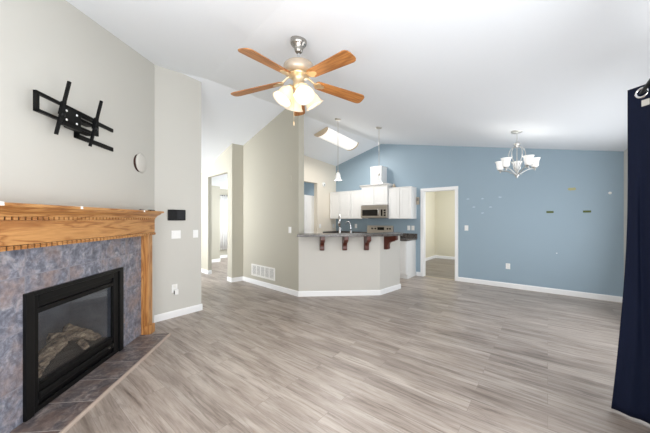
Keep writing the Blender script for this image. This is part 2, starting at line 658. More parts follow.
wall('wall_back', (XB, -1.08), (XB, 5.06), M['wall_blue'], ceil_z, holes=[(1.606 + 1.08, 2.325 + 1.08, 0, 2.045)], breaks=[rx(XB) + 1.08], thick=0.12)
wall('wall_kitchen', (XB, 4.936), (3.68, 4.936), M['wall_cream'], ceil_z, holes=[(XB - 5.76, XB - 5.226, 0, 2.37)], thick=0.12)
wall('wall_right', (2.95, -0.975), (XB, -0.975), M['wall_grey'], ceil_z, holes=[(0.45, 2.85, 0.25, 2.1)], breaks=[], thick=0.12)
wall('wall_jog', (2.95, -0.70), (2.95, -0.975), M['wall_grey'], ceil_z, thick=0.12)
wall('wall_patio', (-0.95, -0.70), (2.95, -0.70), M['wall_grey'], ceil_z, holes=[(0.55, 3.35, 0.0, 2.08)], breaks=[0.95 + 0.86], thick=0.10)
wall('wall_rear', (-0.917, 1.74), (-0.917, -0.70), M['wall_grey'], ceil_z, holes=[(0.25, 2.15, 0.5, 2.2)], thick=0.12)
# entry hall, front room, bedroom, laundry
wall('wall_foyer', (-1.1, 8.1), (-1.1, 1.6), M['wall_grey'], ceil_z, breaks=[8.1 - 5.14], holes=[(0.7, 3.1, 0.4, 2.4)], thick=0.1)
wall('wall_foyer_end', (3.83, 8.1), (-1.1, 8.1), M['wall_grey'], ceil_z, thick=0.1)
wall('wall_front_room', (6.6, 8.95), (4.80, 8.95), M['wall_tan'], 2.46, holes=[(0.35, 1.5, 0.75, 2.1)], thick=0.1)
wall('wall_front_room_nook', (4.86, 8.95), (4.80, 8.28), M['wall_tan'], 2.46, thick=0.1)
wall('wall_front_room_side', (4.80, 8.28), (3.66, 8.24), M['wall_tan'], 2.46, thick=0.1)
cf = MB().prism([(3.462, 5.62), (6.7, 5.62), (6.7, 9.2), (3.80, 9.2)], 2.44, 2.50, 'z')
struct(cf.build('ceiling_front_room', M['ceiling']))
wall('wall_front_room_right', (6.62, 5.6), (6.62, 8.95), M['wall_tan'], 2.46, holes=[(0.8, 2.4, 0.7, 2.2)], thick=0.1)
wall('wall_bedroom_side', (10.15, 3.12), (XB + 0.12, 3.12), M['wall_olive'], 2.46, thick=0.1)
wall('wall_bedroom_end', (10.05, 0.7), (10.05, 3.12), M['wall_olive'], 2.46, thick=0.1)
wall('wall_bedroom_right', (XB + 0.12, 0.8), (10.05, 0.8), M['wall_olive'], 2.46, holes=[(1.0, 2.7, 0.9, 2.1)], thick=0.1)
struct(MB().box(XB + 0.12, 10.2, 0.7, 3.2, 2.44, 2.5).build('ceiling_bedroom', M['ceiling']))
wall('wall_laundry', (6.6, 5.46), (4.0, 5.46), M['wall_blue'], 2.62, thick=0.04)

# bar half wall (one mesh, with the front, the angled end and a thickness)
def inset(p, q, d):
    v = (q - p).normalized()
    return Vector((-v.y, v.x)) * d
n1 = inset(B1, B2, 1)   # points into the kitchen
n2 = inset(B2, B3, 1)
th = 0.13
mid = B2 + (n1 + n2) / (1 + n1.dot(n2)) * th
bw = MB().prism([tuple(B1), tuple(B2), tuple(B3), tuple(B3 + n2 * th), tuple(mid), tuple(B1 + n1 * th)], 0, 1.078, 'z')
struct(bw.build('wall_bar', M['wall_bar']))

# baseboards
baseboard('baseboard_hall', (2.06, 4.08), (1.40, 4.08), ext=(0.012, 0))
baseboard('baseboard_vent', T1, T2, ext=(0.006, -0.014))
baseboard('baseboard_column', T2, (3.388, 5.355), ext=(-0.01, 0.012))
baseboard('baseboard_column_side', (3.388, 5.355), (3.407, 5.564), ext=(0.010, 0.0))
pe = H2 + (H1 - H2).normalized() * 1.041
baseboard('baseboard_entry', pe, H1, ext=(0.012, 0))
baseboard('baseboard_entry_jamb', pe + Vector((0.0886, -0.0082)), pe)


def board(name, P, Q, e=(0, 0)):
    """baseboard on a wall seen with the room to the right of P->Q"""
    return baseboard(name, Q, P, ext=(e[1], e[0]))


board('baseboard_bar_front', B1, B2, (0.006, 0.004))
board('baseboard_bar_end', B2, B3, (0.004, 0.012))
board('baseboard_bar_return', B3, B3 + n2 * th, (0.012, 0.0))
board('baseboard_back', (XB, 1.545), (XB, -0.975))
board('baseboard_back_kitchen', (XB, 2.49), (XB, 2.39))
baseboard('baseboard_right', (2.95, -0.975), (XB, -0.975))
baseboard('baseboard_bedroom_side', (10.05, 3.12), (XB + 0.12, 3.12))
baseboard('baseboard_bedroom_end', (10.05, 0.8), (10.05, 3.12))
baseboard('baseboard_front_room', (6.6, 8.95), (4.86, 8.95))
baseboard('baseboard_front_room_side', (4.80, 8.28), (3.9, 8.244))
baseboard('baseboard_front_room_nook', (4.86, 8.95), (4.80, 8.28))

# door casing to the bedroom
dc = MB()
X0 = XB - 0.018
for y0, y1 in ((1.545, 1.612), (2.319, 2.386)):
    dc.box(X0, XB, y0, y1, 0, 2.040, 0.003)
dc.box(X0, XB, 1.545, 2.386, 2.040, 2.112, 0.003)
struct(dc.build('trim_1', M['white_trim']))
dj = MB()
dj.box(XB - 0.002, XB + 0.13, 1.606, 1.618, 0, 2.045)
dj.box(XB - 0.002, XB + 0.13, 2.313, 2.325, 0, 2.045)
dj.box(XB - 0.002, XB + 0.13, 1.618, 2.313, 2.033, 2.045)
for y0, y1 in ((1.618, 1.628), (2.303, 2.313)):
    dj.box(XB + 0.05, XB + 0.085, y0, y1, 0, 2.033)
struct(dj.build('door_1', M['white_trim']))
struct(MB().box(XB - 0.005, XB + 0.10, 1.618, 2.313, 0.0, 0.006, 0.002).build('trim_2', M['tan_box']))

# window frames (behind the camera and beside it)
def wframe(name, A, B, z0, z1, nm=2):
    A, B = Vector(A), Vector(B)
    L = (B - A).length
    m = MB()
    for x in [0.0, L - 0.05] + [L * i / nm - 0.025 for i in range(1, nm)]:
        m.box(x, x + 0.05, -0.09, -0.03, z0, z1, 0.004)
    m.box(0, L, -0.09, -0.03, z0, z0 + 0.05, 0.004)
    m.box(0, L, -0.09, -0.03, z1 - 0.05, z1, 0.004)
    struct(m.build(name, M['white_trim'], None, (A.x, A.y, 0), ang(A, B)))


wframe('window_1', (-0.40, -0.70), (2.40, -0.70), 0.0, 2.08)
wframe('added_window_2', (-0.917, 1.49), (-0.917, -0.41), 0.5, 2.2)  # unseen window, added for the fill lamp behind the camera
wframe('window_3', (3.40, -0.975), (5.80, -0.975), 0.25, 2.1)
wframe('window_4', (6.25, 8.95), (5.10, 8.95), 0.75, 2.1)
wframe('added_window_6', (6.62, 6.4), (6.62, 8.0), 0.7, 2.2)  # unseen window, added to go with the front room fill lamp
wframe('window_5', (-1.1, 7.4), (-1.1, 5.0), 0.4, 2.4)

# ------------------------------------------------------------------ fireplace (local x runs along the wall towards the camera, y out of the wall)
FO = (C0.x, C0.y, 0)
sur = thing('tile_surround', 'grey-blue slate tile surround framing the black gas fireplace', 'fireplace surround', FO, A_FP)
ts = MB()
for x0, x1, z0, z1 in ((0.40, 0.86, 0.02, 1.22), (1.78, 2.34, 0.02, 1.22), (0.86, 1.78, 0.845, 1.22)):
    ts.box(x0, x1, 0.003, 0.06, z0, z1)
ts.build('tile_panel', M['slate'], sur)

hea = thing('hearth', 'dark slate tiled floor hearth with pale edge strip below the fireplace', 'hearth', FO, A_FP)
MB().box(0.447, 2.60, 0.062, 0.375, 0.0, 0.02).build('tile_slab', M['slate_hearth'], hea)
MB().prism([(0.3755, 0), (0.396, 0), (0.394, 0.012), (0.388, 0.0215), (0.3755, 0.0215)], 0.428, 2.62, 'x').build('edge_strip', M['grout'], hea)
MB().box(0.430, 0.448, 0.165, 0.372, 0.0, 0.022, 0.003).build('end_strip', M['slate_hearth'], hea)

man = thing('fireplace_mantel', 'oak fireplace mantel with dentil molding on the angled wall', 'mantel', FO, A_FP)
ML, MR = 0.30, 2.46
MB().box(ML, MR, 0.003, 0.15, 1.217, 1.372, 0.003).build('frieze', M['oak_x'], man)
MB().box(ML - 0.045, MR + 0.045, 0.003, 0.24, 1.452, 1.475, 0.006).build('shelf', M['oak_x'], man)
cr = MB()
prof = [(0.003, 1.395), (0.155, 1.395), (0.160, 1.404), (0.165, 1.412), (0.176, 1.419), (0.196, 1.428), (0.210, 1.437), (0.214, 1.445), (0.222, 1.452), (0.003, 1.452)]
cr.prism(prof, ML - 0.02, MR + 0.02, 'x')
cr.build('crown_molding', M['oak_x'], man)
MB().box(ML - 0.004, MR + 0.004, 0.003, 0.146, 1.3725, 1.395).build('dentil_backing', M['oak_gap_shade'], man)
dn = MB()
x = ML - 0.004
while x < MR:
    dn.box(x, x + 0.027, 0.144, 0.155, 1.3735, 1.394, 0.001)
    x += 0.042
dn.build('upper_dentil_strip', M['oak_x'], man)
MB().box(ML - 0.010, MR + 0.010, 0.063, 0.146, 1.188, 1.2165).build('lower_backing', M['oak_gap_shade'], man)
dn = MB()
x = ML - 0.010
while x < MR:
    dn.box(x, x + 0.028, 0.144, 0.156, 1.188, 1.214, 0.001)
    x += 0.044
dn.build('lower_dentil_strip', M['oak_x'], man)
for x0, x1, xi, xj in ((0.305, 0.395, 0.395, 0.430), (2.36, 2.45, 2.325, 2.36)):
    lm_ = MB().box(x0, x1, 0.003, 0.125, 0.0, 1.19, 0.004)
    lm_.box(xi, xj, 0.003, 0.080, 0.0, 1.19, 0.002)
    lg = lm_.build('leg', M['oak_z'], man)
    MB().box(x0 - 0.012, x1 + 0.010, 0.003, 0.150, 0.0, 0.105, 0.006).build('plinth', M['oak_z'], lg)

ins = thing('gas_fireplace', 'black framed gas fireplace insert with glass front', 'fireplace', FO, A_FP)
fr = MB()
I0, I1, Z0, Z1 = 0.795, 1.842, 0.022, 0.878
fr.box(I0, I0 + 0.06, 0.0605, 0.082, Z0, Z1, 0.003)
fr.box(I1 - 0.06, I1, 0.0605, 0.082, Z0, Z1, 0.003)
fr.box(I0 + 0.06, I1 - 0.06, 0.0605, 0.082, Z1 - 0.028, Z1, 0.003)
fr.build('outer_frame', M['black_satin'], ins)
f2 = MB()
f2.box(0.862, 0.935, 0.04, 0.070, 0.055, 0.846, 0.004)
f2.box(1.738, 1.790, 0.04, 0.070, 0.055, 0.846, 0.004)
f2.box(0.935, 1.738, 0.04, 0.072, 0.795, 0.846, 0.006)
f2.box(0.935, 1.738, 0.03, 0.055, 0.752, 0.792, 0.004)
f2.box(0.935, 1.738, 0.035, 0.068, 0.715, 0.750, 0.004)
f2.build('inner_frame', M['black_metal'], ins)
lv = MB()
lv.box(0.858, 1.782, 0.02, 0.072, 0.024, 0.062, 0.006)
lv.box(0.935, 1.738, 0.02, 0.052, 0.064, 0.098, 0.004)
lv.box(0.935, 1.738, 0.02, 0.074, 0.100, 0.155, 0.014)
lv.box(0.935, 1.738, 0.02, 0.062, 0.158, 0.204, 0.006)
lv.build('lower_louver', M['black_metal'], ins)
MB().box(0.985, 1.02, 0.074, 0.0755, 0.122, 0.128).build('badge', M['chrome'], ins)
gd = MB().box(0.93, 1.745, 0.036, 0.040, 0.200, 0.718)
gd.build('glass_pane', M['glass'], ins)
fb = MB()
fb.box(0.905, 1.765, -0.36, -0.345, 0.105, 0.785)
fb.box(0.905, 0.92, -0.345, 0.03, 0.105, 0.785)
fb.box(1.75, 1.765, -0.345, 0.03, 0.105, 0.785)
fb.box(0.92, 1.75, -0.345, 0.03, 0.77, 0.785)
fb.build('firebox', M['firebox'], ins)
MB().box(0.92, 1.75, -0.345, 0.03, 0.105, 0.200).build('ember_bed', M['embers'], ins)


def log(label, pts, r0, r1, seed):
    rnd = random.Random(seed)
    P = arc(*pts, n=12)
    m = MB()
    rs = [(r0 + (r1 - r0) * i / 12) * (1 + rnd.uniform(-.1, .1)) for i in range(13)]
    m.tube(P, rs, 12)
    for v in m.bm.verts:
        v.co += Vector((rnd.uniform(-1, 1), rnd.uniform(-1, 1), rnd.uniform(-1, 1))) * 0.005
    c = sum((p for p in P), Vector()) / 13
    base = Vector((c.x, c.y, min(v.co.z for v in m.bm.verts)))
    for v in m.bm.verts:
        v.co -= base
    o = m.build('ceramic_log', M['log'], None)
    Mx = Matrix.Translation(FO) @ Matrix.Rotation(A_FP, 4, 'Z')
    o.location = Mx @ base
    o.rotation_euler = (0, 0, A_FP)
    tag(o, label, 'log', 'gas fireplace logs')


log('long pale ceramic log lying highest, its right end on the embers', ((0.965, -0.04, 0.222), (1.05, -0.10, 0.31), (1.17, -0.19, 0.40)), 0.022, 0.036, 1)
log('middle ceramic log sloping across below the long pale log', ((1.04, -0.03, 0.25), (1.17, -0.09, 0.345), (1.33, -0.20, 0.365)), 0.030, 0.046, 2)
log('thick charred ceramic log at the near end of the fire', ((1.33, -0.10, 0.33), (1.46, -0.085, 0.345), (1.60, -0.075, 0.262)), 0.050, 0.060, 3)
log('short pale ceramic log end nearest the left side of the glass', ((1.615, -0.03, 0.222), (1.655, -0.035, 0.245), (1.70, -0.04, 0.228)), 0.030, 0.034, 4)
log('short ceramic log propped upright against the middle log', ((1.19, 0.0, 0.222), (1.205, -0.02, 0.27), (1.215, -0.045, 0.30)), 0.024, 0.026, 5)

# small things on the mantel shelf
def fpw(s, n, z):
    p = sp(s, n)
    return (p[0], p[1], z)

rem = thing('remote_control', 'small black remote lying on right end of mantel shelf', 'remote', fpw(0.42, 0.17, 1.475), A_FP + 0.1)
MB().box(-0.055, 0.055, -0.02, 0.02, 0.0, 0.014, 0.004).build('case', M['black_plastic'], rem)
MB().box(-0.04, 0.04, -0.012, 0.012, 0.014, 0.0155).build('keypad', M['screen_glass'], rem)
tag(MB().box(-0.035, 0.035, -0.012, 0.012, 0, 0.012, 0.003).build('pen', M['black_satin'], None, fpw(0.60, 0.16, 1.475), A_FP), 'tiny dark bar left of the black remote on the mantel shelf', 'pen')
for s, lab in ((2.16, 'white clip on mantel shelf edge nearest the left frame edge'), (1.585, 'white clip on middle of the mantel shelf edge'), (0.71, 'white clip on mantel shelf edge left of the black remote')):
    k = MB()
    k.box(-0.010, 0.010, 0.0, 0.045, 0.0235, 0.0255, 0.0005)
    k.box(-0.010, 0.010, 0.0455, 0.048, 0.004, 0.0255, 0.0005)
    k.box(-0.005, 0.005, 0.048, 0.054, 0.004, 0.010, 0.0005)
    tag(k.build('mantel_clip', M['white_plastic'], None, fpw(s, 0.195, 1.452), A_FP), lab, 'clip', 'clips on the mantel shelf')

# TV wall mount
tv = thing('tv_wall_mount', 'black articulating TV wall mount above the mantel', 'wall mount', fpw(1.4, 0, 2.15), A_FP)
def tvx(s): return s - 1.4
wpz = MB()
wpz.box(tvx(1.34), tvx(0.85), 0.002, 0.016, 0.115, 0.150, 0.002)
wpz.box(tvx(1.34), tvx(0.85), 0.002, 0.016, -0.080, -0.040, 0.002)
wpz.box(tvx(1.34), tvx(1.29), 0.002, 0.016, -0.080, 0.150, 0.002)
wpz.build('wall_plate', M['black_metal'], tv)
armm = MB()
for z in (0.06, -0.02):
    armm.box(tvx(1.46), tvx(1.22), 0.016, 0.085, z - 0.012, z + 0.012, 0.003)
armm.build('arm', M['black_metal'], tv)
fp = MB()
y0, y1 = 0.085, 0.108
fp.box(tvx(1.80), tvx(1.20), y0, y1, 0.094, 0.116, 0.002)
fp.box(tvx(1.80), tvx(1.20), y0, y1, -0.028, -0.006, 0.002)
fp.box(tvx(1.80), tvx(1.775), y0, y1, -0.028, 0.116, 0.002)
fp.box(tvx(1.585), tvx(1.405), y0, y1, -0.05, 0.11, 0.003)
fp.box(tvx(1.245), tvx(1.20), y0, y1, -0.028, 0.116, 0.002)
fpo = fp.build('cross_frame', M['black_metal'], tv)
for s in (1.55, 1.45):
    for z in (0.07, 0.0):
        MB().lathe([(0, 0.004), (0.008, 0.003), (0.009, 0)], 10, Matrix.Translation((tvx(s), y1, z)) @ Matrix.Rotation(R(-90), 4, 'X')).build('bolt', M['white_plastic'], fpo)
for s in (1.635, 1.295):
    rl = MB()
    rl.box(-0.006, 0.006, -0.009, 0.009, -0.205, 0.205, 0.002)
    rl.box(-0.013, -0.006, 0.005, 0.009, -0.205, 0.205, 0.001)
    rl.box(-0.014, -0.009, -0.03, 0.010, -0.05, 0.05, 0.001)
    o = rl.build('tilt_bracket', M['black_metal'], tv)
    o.location = (tvx(s), 0.143, 0.060)
    o.rotation_euler = (R(-13), 0, 0)
    MB().lathe([(0, 0.012), (0.014, 0.010), (0.015, 0)], 12, Matrix.Translation((0, 0.014, -0.05)) @ Matrix.Rotation(R(-90), 4, 'X')).build('knob', M['black_plastic'], o)

cov = thing('round_cover', 'round wall cover hanging askew over a dark hole above the mantel', 'wall cover', fpw(0.32, 0, 2.06), A_FP)
MB().lathe([(0, 0.003), (0.10, 0.003), (0.102, 0.0)], 32, Matrix.Translation((0.055, 0.001, -0.012)) @ Matrix.Rotation(R(-90), 4, 'X')).build('hole', M['hole_dark'], cov)
MB().lathe([(0, 0.026), (0.09, 0.022), (0.112, 0.012), (0.118, 0.004), (0.11, 0.004), (0, 0.006)], 40, Matrix.Rotation(R(-90), 4, 'X')).build('cover_disc', M['cover_white'], cov)

# ------------------------------------------------------------------ switches, outlets, wall bits
def plate(name, label, cat, loc, rz, w=0.075, h=0.115, kind='switch', n=1, group=None, mat=None):
    t = thing(name, label, cat, loc, rz, group)
    mt = mat or M['white_plastic']
    MB().box(-w / 2, w / 2, 0.0005, 0.007, -h / 2, h / 2, 0.002).build('cover_plate', mt, t)
    for i in range(n):
        cx = (i - (n - 1) / 2) * 0.046
        if kind == 'switch':
            MB().box(cx - 0.016, cx + 0.016, 0.006, 0.011, -0.033, 0.033, 0.002).build('rocker', mt, t)
        elif kind == 'outlet':
            for z in (0.026, -0.026):
                MB().box(cx - 0.017, cx + 0.017, 0.006, 0.010, z - 0.016, z + 0.016, 0.003).build('socket', M['white_vent'], t)
    return t


RB = R(90)       # blue wall frame (local y points to -X)
RC = R(180)      # walls facing -Y
plate('light_switch', 'white wall switch on blue wall just right of bedroom doorway', 'switch', (XB, 1.38, 1.183), RB)
plate('wall_outlet', 'white outlet low on the blue wall right of the doorway', 'outlet', (XB, 0.621, 0.43), RB, kind='outlet')
plate('light_switch', 'white kitchen switch left of its twin beside the doorway, under cabinets', 'switch', (XB, 2.68, 1.158), RB)
plate('wall_outlet', 'white outlet under upper cabinets nearest the doorway', 'outlet', (XB, 2.575, 1.158), RB, kind='outlet')
plate('wall_outlet', 'white outlet on blue backsplash between faucet and range', 'outlet', (XB, 4.229, 1.181), RB, kind='outlet')
plate('light_switch', 'white double switch under the black thermostat', 'switch', (1.694, 4.08, 1.161), RC, w=0.125, n=2)
plate('light_switch', 'white single switch near the outer corner of hall wall', 'switch', (1.971, 4.08, 1.160), RC)
outl = plate('wall_outlet', 'white outlet near the floor on the hall wall with plug-in adapter', 'outlet', (1.674, 4.08, 0.405), RC, kind='outlet')
ad = thing('plug_adapter', 'white plug-in adapter in the outlet beside the mantel leg', 'adapter', (1.682, 4.069, 0.368), RC)
MB().box(-0.024, 0.024, 0.0, 0.045, -0.045, 0.03, 0.006).build('body', M['white_plastic'], ad)
MB().box(0.0245, 0.0265, 0.01, 0.04, -0.035, 0.01).build('side_label', M['vent_dark'], ad)
TA = ang(T1, T2)
plate('light_switch', 'white switch on tan wall near the bar end', 'switch', (3.527, 3.684, 1.178), TA)
plate('blank_plate', 'tan painted blank plate high on tan wall', 'cover plate', (3.527, 3.684, 2.116), TA, kind='none', mat=M['wall_tan'])
plate('light_switch', 'white switch on cream wall nearest the tall opening', 'switch', (5.874, 4.936, 1.185), RC)
plate('light_switch', 'white switch on cream wall beside the kitchen corner', 'switch', (6.49, 4.936, 1.173), RC)

th_ = thing('thermostat', 'black touchscreen wall panel above the double switch', 'thermostat', (1.70, 4.08, 1.435), RC)
MB().box(-0.118, 0.118, 0.001, 0.024, -0.076, 0.076, 0.006).build('case', M['black_plastic'], th_)
MB().box(-0.108, 0.0, 0.024, 0.0255, -0.060, 0.060).build('screen', M['screen_glass'], th_)

vt = thing('return_air_vent', 'white return air grille low on the tan wall', 'vent', (3.586, 4.544, 0.297), TA)
VW, VH = 0.83, 0.25
MB().box(-VW / 2 + 0.02, VW / 2 - 0.02, 0.0005, 0.002, -VH / 2 + 0.02, VH / 2 - 0.02).build('backing', M['vent_dark'], vt)
vf = MB()
for x0, x1 in ((-VW / 2, -VW / 2 + 0.04), (VW / 2 - 0.04, VW / 2)):
    vf.box(x0, x1, 0.0005, 0.013, -VH / 2, VH / 2, 0.003)
for z0, z1 in ((-VH / 2, -VH / 2 + 0.03), (VH / 2 - 0.03, VH / 2)):
    vf.box(-VW / 2 + 0.04, VW / 2 - 0.04, 0.0005, 0.013, z0, z1, 0.003)
for i in range(1, 5):
    xx = -VW / 2 + 0.04 + (VW - 0.08) * i / 5
    vf.box(xx - 0.012, xx + 0.012, 0.0005, 0.012, -VH / 2 + 0.03, VH / 2 - 0.03)
vf.build('frame', M['white_vent'], vt)
vs = MB()
for i in range(12):
    z = -VH / 2 + 0.038 + i * 0.0167
    vs.box(-VW / 2 + 0.04, VW / 2 - 0.04, 0.003, 0.010, z - 0.0045, z + 0.0045)
vs.build('louver', M['white_vent'], vt)

# marks on the blue wall
for y, z, lab in ((-0.033, 1.51, 'left one of the two olive green strips on the blue wall'), (-0.534, 1.511, 'right one of the two olive green strips on the blue wall')):
    s_ = MB().box(-0.052, 0.052, 0.0005, 0.008, -0.018, 0.018, 0.003)
    tag(s_.build('adhesive_strip', M['green_strip'], None, (XB, y, z), RB), lab, 'strip', 'green strips on the blue wall')
tag(MB().prism([(-0.058, -0.01), (-0.03, -0.026), (0.0, -0.022), (0.02, -0.028), (0.055, -0.012), (0.058, 0.012), (0.035, 0.024), (-0.01, 0.020), (-0.04, 0.026)], 0.0004, 0.005, 'y').build('adhesive_patch', M['tan_patch'], None, (XB, -0.339, 1.918), RB), 'yellow tan adhesive patch above the green strips', 'patch')
dots = [(1.35, 1.816, 'white spackle dab topmost left beside doorway, in the cluster of dabs'), (1.072, 1.81, 'white spackle dab in the middle of the cluster top row'),
        (1.233, 1.638, 'faint white spackle dab left in the cluster middle row'), (0.926, 1.63, 'white spackle dab right in the cluster middle row'),
        (1.072, 1.507, 'lowest white spackle dab of the cluster'), (0.758, 1.825, 'white spackle dab at the upper right of the cluster')]
for i, (y, z, lab) in enumerate(dots):
    rr = random.Random(i)
    pts = [(0.032 * math.cos(a) * rr.uniform(.6, 1.1), 0.015 * math.sin(a) * rr.uniform(.6, 1.2)) for a in [2 * PI * q / 9 for q in range(9)]]
    tag(MB().prism(pts, 0.0003, 0.0025, 'y').build('spackle_dab', M['patch_white'], None, (XB, y, z), RB), lab, 'spackle patch', 'spackle dabs on the blue wall')
hk = thing('wall_hook', 'small white hook high on blue wall near its right corner', 'hook', (XB, -0.816, 1.818), RB)
MB().lathe([(0, 0.006), (0.02, 0.005), (0.022, 0)], 16, Matrix.Rotation(R(-90), 4, 'X')).build('base', M['white_plastic'], hk)
MB().tube(arc((0, 0.005, 0), (0, 0.03, -0.012), (0, 0.03, 0.012)), 0.005, 8).build('peg', M['white_plastic'], hk)
tag(MB().lathe([(0, 0.004), (0.008, 0.003), (0.009, 0)], 10, Matrix.Rotation(R(-90), 4, 'X')).build('wall_anchor', M['white_plastic'], None, (XB, -0.13, 0.75), RB), 'tiny white anchor low on blue wall, below the green strips', 'anchor')
tb = thing('wall_box', 'small tan box on blue wall between upper cabinet and doorway', 'wall box', (XB, 2.446, 1.82), RB)
MB().box(-0.033, 0.033, 0.0005, 0.035, -0.09, 0.09, 0.004).build('body', M['tan_box'], tb)
MB().box(-0.022, 0.022, 0.035, 0.037, 0.0, 0.06).build('grille', M['vent_dark'], tb)
ch = thing('door_chime', 'round white chime on cream wall right of the tall opening', 'chime', (6.028, 4.936, 2.357), RC)
MB().lathe([(0, 0.04), (0.04, 0.038), (0.06, 0.026), (0.066, 0.0)], 28, Matrix.Rotation(R(-90), 4, 'X')).build('body', M['white_plastic'], ch)
MB().lathe([(0, 0.043), (0.018, 0.041), (0.02, 0.036)], 16, Matrix.Translation((0.0, 0, -0.01)) @ Matrix.Rotation(R(-90), 4, 'X')).build('centre', M['vent_dark'], ch)

# ------------------------------------------------------------------ bar counter and brackets
def off_line(p, q, d):
    v = (q - p).normalized()
    return Vector((v.y, -v.x)) * d   # away from the kitchen
f1, f2_ = off_line(B1, B2, 1), off_line(B2, B3, 1)
d1 = (B2 - B1).normalized()
d2 = (B3 - B2).normalized()
oh = 0.27
fm = B2 + (f1 + f2_) / (1 + f1.dot(f2_)) * oh
bk = 0.17
outline = [B1 + f1 * oh - d1 * 0.02, fm, B2 + d2 * 0.33 + f2_ * oh, B3 + d2 * 0.03 + f2_ * 0.05, B3 + d2 * 0.03 + n2 * bk,
           B2 + (n1 + n2) / (1 + n1.dot(n2)) * bk, B1 + n1 * bk + d1 * 0.01, B1 + f1 * 0.006 + d1 * 0.004]
bc = thing('bar_countertop', 'dark speckled raised bar top over the kitchen half wall', 'countertop', (B1.x, B1.y, 1.08))
ol = [tuple(p - B1) for p in outline]
MB().prism(ol, 0.0, 0.040, 'z', bev=0.004).build('slab', M['granite'], bc)


def corbel(label, P, a):
    t = thing('bar_corbel', label, 'bracket', (P[0], P[1], 0.82), a, 'corbels under the bar top')
    # profile in (y outwards, z): scroll bracket
    pr = [(0.002, 0.0), (0.055, 0.0), (0.075, 0.008), (0.088, 0.026), (0.085, 0.05), (0.082, 0.075), (0.088, 0.10), (0.105, 0.125), (0.13, 0.142), (0.165, 0.150),
          (0.19, 0.155), (0.195, 0.168), (0.225, 0.172), (0.245, 0.182), (0.252, 0.20), (0.25, 0.225), (0.25, 0.258), (0.002, 0.258)]
    MB().prism(pr, -0.036, 0.036, 'x', bev=0.003).build('scroll', M['cherry'], t)
    MB().box(-0.042, 0.042, 0.002, 0.014, 0.0, 0.258, 0.003).build('back_plate', M['cherry'], t)
    return t


AB1, AB2 = ang(B2, B1), ang(B3, B2)

for s_, lab in ((0.417, 'cherry scroll bracket under the bar top nearest the tan wall'), (0.822, 'cherry scroll bracket in the middle of the bar front'), (1.215, 'cherry scroll bracket on bar front nearest the angled corner')):
    p = B1 + d1 * s_
    corbel(lab, p, AB1)
p = B2 + d2 * 0.16
corbel('cherry scroll bracket seen side-on at the right end of bar', p, AB2)

# ------------------------------------------------------------------ kitchen
W = M['white_cab']


def door_mb(x0, x1, z0, z1, y):
    m = MB()
    f = 0.055
    m.box(x0, x1, y, y + 0.012, z0, z1, 0.001)
    m.box(x0, x0 + f, y + 0.010, y + 0.020, z0, z1, 0.002)
    m.box(x1 - f, x1, y + 0.010, y + 0.020, z0, z1, 0.002)
    m.box(x0 + f, x1 - f, y + 0.010, y + 0.020, z0, z0 + f, 0.002)
    m.box(x0 + f, x1 - f, y + 0.010, y + 0.020, z1 - f, z1, 0.002)
    m.box(x0 + f + 0.014, x1 - f - 0.014, y + 0.010, y + 0.017, z0 + f + 0.014, z1 - f - 0.014, 0.004)
    return m


def upper(label, y0, y1, z0, z1, nd, depth=0.30, crown=0.0):
    t = thing('upper_cabinet', label, 'cabinet', (XB, (y0 + y1) / 2, z0), RB)
    hw = (y1 - y0) / 2 - 0.0015
    h = z1 - z0
    MB().box(-hw, hw, 0.001, depth, 0, h, 0.002).build('body', W, t)
    if crown:
        MB().prism([(0.001, h), (depth + 0.022, h), (depth + 0.028, h + 0.012), (depth + 0.05, h + 0.035), (depth + 0.055, h + 0.05), (0.001, h + 0.05)], -hw - crown, hw + crown, 'x').build('crown', W, t)
    dw = (2 * hw) / nd
    for i in range(nd):
        door_mb(-hw + i * dw + 0.006, -hw + (i + 1) * dw - 0.006, 0.012, h - 0.022, depth + 0.001).build('door', W, t)
    MB().box(-hw, hw, depth - 0.006, depth + 0.024, h - 0.014, h + 0.004, 0.003).build('top_rail', W, t)
    return t


upper('white upper cabinet with three doors left of the microwave', 3.833, 4.925, 1.385, 2.15, 3)
upper('taller white crowned cabinet directly above the microwave', 3.082, 3.830, 1.735, 2.215, 2, 0.34, 0.04)
upper('white upper cabinet right of the microwave beside the doorway', 2.485, 3.079, 1.385, 2.15, 2)
ck = thing('vent_chase', 'square white box standing on the crowned cabinet above the microwave', 'vent box', (XB, 3.425, 2.266), RB)
MB().box(-0.155, 0.155, 0.001, 0.315, 0.0, 0.455, 0.004).build('body', W, ck)
MB().box(-0.162, 0.162, 0.001, 0.322, 0.435, 0.465, 0.003).build('cap', W, ck)
orn = thing('ornament', 'small dark grey object standing on the right upper cabinet', 'ornament', (6.42, 2.98, 2.155))
MB().lathe([(0, 0), (0.035, 0), (0.045, 0.03), (0.03, 0.07), (0.015, 0.09), (0.02, 0.10), (0, 0.105)], 18).build('body', M['tan_box'], orn)

mw = thing('microwave', 'stainless microwave mounted over the range', 'microwave', (XB, 3.456, 1.405), RB)
hw = 0.372
MB().box(-hw, hw, 0.001, 0.37, 0, 0.322, 0.004).build('body', M['steel'], mw)
MB().box(-hw + 0.19, hw, 0.371, 0.395, 0.022, 0.245, 0.004).build('door', M['steel'], mw)
MB().box(-hw + 0.25, hw - 0.045, 0.3955, 0.398, 0.055, 0.215, 0.002).build('window', M['dark_glass'], mw)
MB().box(-hw + 0.002, -hw + 0.185, 0.371, 0.393, 0.022, 0.245, 0.004).build('control_panel', M['steel'], mw)
for k_ in range(3):
    MB().box(-hw + 0.03 + 0.0, -hw + 0.085, 0.3935, 0.396, 0.05 + k_ * 0.06, 0.09 + k_ * 0.06, 0.002).build('button_pad', M['black_plastic'], mw)
MB().box(-hw + 0.115, -hw + 0.160, 0.3935, 0.396, 0.05, 0.215, 0.002).build('display', M['black_plastic'], mw)
